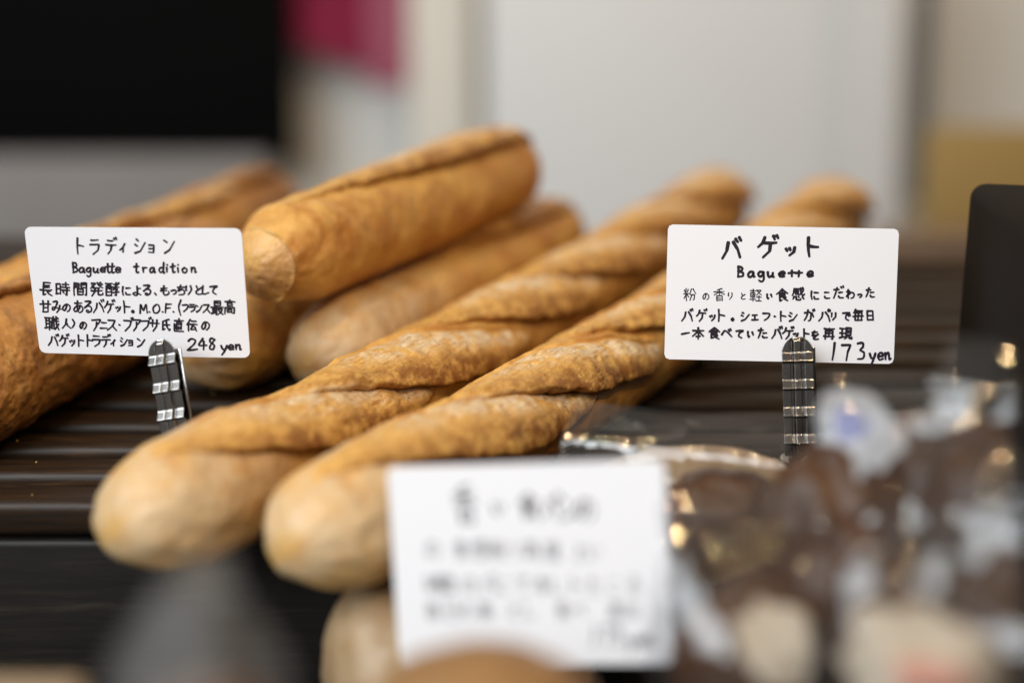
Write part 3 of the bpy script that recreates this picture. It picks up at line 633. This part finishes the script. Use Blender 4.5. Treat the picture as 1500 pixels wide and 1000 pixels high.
# ------------------------------------------------------------------ metal clips
def clip(label, top, bot, base, wid, facing):
    """top, bot: world points of the front jaw (tip and lowest seen point); base: foot on the slats"""
    top = Vector(top); bot = Vector(bot); Zx = (top - bot); Ln = Zx.length; Zx.normalize()
    Yx = Vector(facing); Yx = (Yx - Yx.dot(Zx) * Zx).normalized()            # away from the viewer
    Xx = Yx.cross(Zx)
    root = empty('card_clip', Matrix.Translation(base), label, 'card clip', 'chromed card clips')
    M = Matrix.Translation(top) @ Matrix((Xx, Yx, Zx)).transposed().to_4x4()
    n, m = 170, 61
    L2 = Ln * 1.25
    v = np.linspace(0, L2, n); u = np.linspace(-1, 1, m)
    V_, U_ = np.meshgrid(v, u, indexing='ij')
    hw = wid / 2 * np.where(V_ < wid / 2, np.sqrt(np.clip(1 - (1 - V_ / (wid / 2)) ** 2, .0004, 1)), 1.0)
    x = U_ * hw
    per = .0123; ph = ((V_ - .0118) / per) % 1.0                              # ledge under each plate
    led = .0019 * np.clip((ph - .62) / .30, 0, 1) * (1 - sst(.935, .995, ph))
    led = np.where(V_ < .004, 0, led)
    xm = np.abs(x / (wid / 2))
    rib = .0009 * (1 - sst(.20, .30, xm)) - .0007 * np.exp(-((xm - .36) / .05) ** 2)
    rib = rib * sst(.0002, .002, V_)
    y = -(led + rib) - .0016
    Vv = np.stack([x, y, -V_], -1).reshape(-1, 3)
    me = mesh_np('front_jaw', Vv, grid_faces(n, m, False))
    o = link('front_jaw', me, M_CHROME); md = o.modifiers.new('thickness', 'SOLIDIFY'); md.thickness = .0006; md.offset = 1
    o.parent = root; o.matrix_world = M
    bm = bmesh.new(); box_mesh(bm, -wid / 2 * .92, wid / 2 * .92, .0012, .0022, -L2, -.005, .0004, 2)
    me = bpy.data.meshes.new('rear_jaw'); bm.to_mesh(me); bm.free()
    o = link('rear_jaw', me, M_CHROME); o.parent = root; o.matrix_world = M @ Matrix.Translation((wid * .14, .0006, 0))
    bm = bmesh.new(); bmesh.ops.create_cone(bm, cap_ends=True, segments=40, radius1=.007, radius2=.0065, depth=.003)
    bmesh.ops.translate(bm, verts=bm.verts, vec=(0, 0, .0017))
    me = bpy.data.meshes.new('base_plate'); bm.to_mesh(me); bm.free()
    o = link('base_plate', me, M_CHROME, root, smooth=False); o.matrix_world = Matrix.Translation(base) @ Matrix.Rotation(TILT, 4, 'X')
    # stem from jaw to base
    a = top - Zx * (L2 - .002); d = Vector(base) + Vector((0, 0, .003)) - a
    bm = bmesh.new(); bmesh.ops.create_cone(bm, cap_ends=True, segments=16, radius1=.0028, radius2=.0028, depth=max(d.length, .002))
    me = bpy.data.meshes.new('stem'); bm.to_mesh(me); bm.free()
    o = link('stem', me, M_CHROME, root); o.matrix_world = Matrix.Translation(a + d / 2) @ d.to_track_quat('Z', 'Y').to_matrix().to_4x4()
    return root
def foot(p):
    q = RACK.inverted() @ p; return rk(q.x, q.y + .006, .0003)
pL, pR = at(258, 634, .634), at(1171, 632, .641)
clip('chrome clip holding the Baguette tradition card', at(236, 497, .634), pL, foot(pL), .0130, (.22, .97, .05))
clip('chrome clip holding the Baguette 173 yen card', at(1167, 493, .641), pR, foot(pR), .0138, (.12, .99, -.05))

# ------------------------------------------------------------------ dark wooden box at the right
a = at(1421, 267, .69)
bx = box('wooden_box', (0, .20, -.30, 0, -.22, 0), M_BOX, None, Matrix.Translation(a) @ Matrix.Rotation(R(-13), 4, 'Z') @ Matrix.Rotation(R(1.5), 4, 'Y'), .007, 5)
tag(bx, 'dark brown wooden box with rounded edges at the right edge', 'box')

# ------------------------------------------------------------------ front rolls, bagged goods
def roll(name, label, ctr, rx, ry, rz, mat, seed, group=None, cat='bread', lump=.06, res=90, rot=0, dent=0.0, pale=.5):
    n, m = res, res * 2
    ph = np.linspace(0.02, np.pi - .02, n); th = np.linspace(0, 2 * np.pi, m, endpoint=False)
    PH, TH = np.meshgrid(ph, th, indexing='ij')
    d = np.stack([np.sin(PH) * np.cos(TH), np.sin(PH) * np.sin(TH), np.cos(PH)], -1)
    k = 1 + lump * fbm(d * 1.7, seed, 3) + .012 * fbm(d * 9, seed + 1, 3)
    if dent: k = k - dent * np.exp(-((d[..., 0] + .52) / .13) ** 2) * (d[..., 2] > 0) * d[..., 2]
    z = d[..., 2]; z = np.where(z < -.55, -.55 + (z + .55) * .25, z)
    V = np.stack([d[..., 0] * rx, d[..., 1] * ry, z * rz], -1) * k[..., None]
    pl = np.clip(pale + .5 * fbm(d * 2.2, seed + 4, 3), 0, 1)
    zz = np.zeros(n * m)
    me = mesh_np(name, V.reshape(-1, 3), grid_faces(n, m, True), {'pale': pl.ravel(), 'slash': zz, 'lip': zz, 'toast': zz + .4})
    o = link(name, me, mat, None, Matrix.Translation(ctr) @ Matrix.Rotation(rot, 4, 'Z'))
    return tag(o, label, cat, group)

roll('bread_roll', 'floury pale round roll left of the blurred front card', at(672, 978, .575), .055, .046, .053, M_BUN, 3, 'rolls on the lower shelf', dent=.22, pale=.6, lump=.05)
roll('bread_roll', 'brown roll in front of the lower edge of the blurred card', at(705, 1082, .415), .038, .030, .028, M_BROWN, 8, 'rolls on the lower shelf', pale=.05)

def bag(label, ctr, W, Hh, D, rot, seed, taper=.25, seal=.80, sticker=None, amp=.006, film=None, curl=.010):
    """a filled clear bag: two crumpled sheets, full below and pressed flat at the mouth"""
    root = empty('plastic_bag', Matrix.Translation(ctr) @ Euler(rot, 'XYZ').to_matrix().to_4x4(), label, 'plastic bag', 'clear bags of pastries')
    def surf(U, Vv, side, lift=0.0):
        wx = W / 2 * (1 - taper * sst(.45, 1.0, Vv)); x = U * wx
        body = (1 - np.abs(U) ** 2.4) * (1 - sst(.30, seal, Vv) * .94) * sst(-.12, .18, Vv)
        y = side * (D / 2 * body + .0007)
        z = (Vv) * Hh
        p = np.stack([x, z, np.full_like(x, seed * 2.1 + side * .4)], -1)
        rdg = 1 - 2 * np.abs(fbm(p * np.array([38, 26, 1]), seed, 3))
        rd2 = fbm(p * np.array([90, 34, 1]), seed + 3, 3)
        edge = (1 - np.abs(U) ** 6) * (1 - .7 * sst(.82, .95, Vv))
        y = y + curl * sst(.80, 1.05, Vv) * 1.6
        y = y + (rdg * amp * .7 + rd2 * amp * .5) * edge * (.4 + .6 * body) * side
        z = z + fbm(p * 22, seed + 8, 2) * .006 * Vv
        x = x + fbm(p * 30, seed + 9, 2) * .004
        return np.stack([x, y + side * lift, z], -1)
    n, m = 90, 80
    U, Vv = np.meshgrid(np.linspace(-1, 1, n), np.linspace(0, 1, m), indexing='ij')
    f = surf(U, Vv, -1).reshape(-1, 3); b = surf(U, Vv, 1).reshape(-1, 3)
    Q = grid_faces(n, m, False)
    me = mesh_np('bag_film', np.concatenate([f, b]), np.concatenate([Q, Q[:, ::-1] + n * m]))
    link('bag_film', me, film or M_FILM, root)
    for nm, mat, (u0, u1, v0, v1), lift in (sticker or []):
        a_, b_ = np.meshgrid(np.linspace(-1, 1, 24), np.linspace(-1, 1, 24), indexing='ij')
        a_, b_ = a_ * np.sqrt(1 - b_ * b_ * .42), b_ * np.sqrt(1 - a_ * a_ * .42)
        k_ = 1 + .55 * fbm(np.stack([a_ * 1.6, b_ * 1.6, a_ * 0 + seed], -1), seed + 40, 2); a_ = a_ * k_; b_ = b_ * k_
        U = (u0 + u1) / 2 + a_ * (u1 - u0) / 2; Vv = (v0 + v1) / 2 + b_ * (v1 - v0) / 2
        link(nm, mesh_np(nm, surf(U, Vv, -1, lift).reshape(-1, 3), grid_faces(24, 24, False)), mat, root)
    return root

def pastry(label, ctr, rx, ry, rz, seed, rot=0):
    return roll('pastry', label, ctr, rx, ry, rz, M_PASTRY, seed, 'pastries in clear bags', 'pastry', .14, 70, rot, .10, .25)

# (bag pixel position of its foot, distance, size ...)
bag('flat clear bag with a shiny mouth right of the blurred card', at(972, 905, .575), .098, .084, .050, (R(-10), 0, R(-17)), 2, .05, .66, amp=.007, curl=.014)
pastry('dark pastry in the flat bag right of the blurred card', at(1050, 790, .575), .036, .022, .030, 12)
roll('pastry', 'long tan pastry lying across the flat bag', at(1010, 712, .600), .046, .020, .017, M_BUN, 13, 'pastries in clear bags', 'pastry', .08, 80, .1, .05, .3)
bag('clear bag with a blue and white sticker under the right card', at(1305, 852, .500), .066, .071, .052, (R(-6), R(3), R(-12)), 5, .10, .85,
    [('sticker', M_LABEL, (-.98, -.12, .55, .95), .0008), ('white_print', M_LABEL, (-.98, -.50, .08, .40), .0008), ('printed_mark', M_BLUE, (-.80, -.45, .70, .86), .0013)])
pastry('dark pastry showing under the blue and white sticker', at(1240, 770, .505), .030, .024, .032, 15, .4)
pastry('dark pastry right of the one under the blue and white sticker', at(1345, 740, .515), .029, .024, .034, 16, .9)
bag('clear bag leaning against the dark wooden box', at(1460, 860, .49), .078, .082, .055, (R(-4), R(7), R(-20)), 9, .20, .80)
pastry('dark pastry in the bag by the wooden box', at(1450, 760, .50), .034, .026, .036, 18, .8)
bag('low clear bag with a white sticker beside the blurred card', at(1120, 1020, .47), .074, .066, .052, (R(-5), R(-5), R(10)), 13, .3, .82,
    [('sticker', M_CREAM, (-.45, .25, .20, .52), .0008)])
pastry('dark pastry in the low bag with the white sticker', at(1120, 960, .48), .032, .022, .030, 21, .2)
pastry('dark pastry between the white sticker and the red print', at(1235, 870, .49), .026, .022, .030, 22, .5)
bag('clear bag with a cream wrapper printed in faded red', at(1330, 1050, .43), .060, .060, .042, (R(-5), R(3), R(-8)), 17, .55, .80,
    [('wrapper', M_CREAM, (-.72, .72, .05, .62), .0008), ('printed_mark', M_RED, (-.30, .42, .26, .42), .0014)])
pastry('dark pastry behind the red printed wrapper', at(1340, 935, .46), .030, .020, .026, 25, .6)
bag('clear bag at the lower right corner', at(1490, 1030, .44), .066, .074, .05, (R(-3), R(4), R(-25)), 21, .3, .80)
pastry('dark pastry in the lower right corner bag', at(1480, 930, .455), .030, .022, .030, 27, .9)
bag('gathered clear bag in front of the left baguette', at(293, 1110, .365), .046, .053, .036, (R(-6), 0, R(5)), 33, .72, .90, film=M_FROST)
pastry('brown pastry in the gathered bag at the lower left', at(300, 1085, .37), .022, .016, .017, 29, .3)
# pale tray edge at the lower left
p = at(-220, 1004, .40); q = at(120, 1004, .40)
tr = box('wooden_tray', (0, q.x - p.x, 0, .007, 0, p.z - SHZ), M_TAN, None, Matrix.Translation((p.x, p.y, SHZ)), .003)
tag(tr, 'pale wooden tray edge in the lower left corner', 'tray')
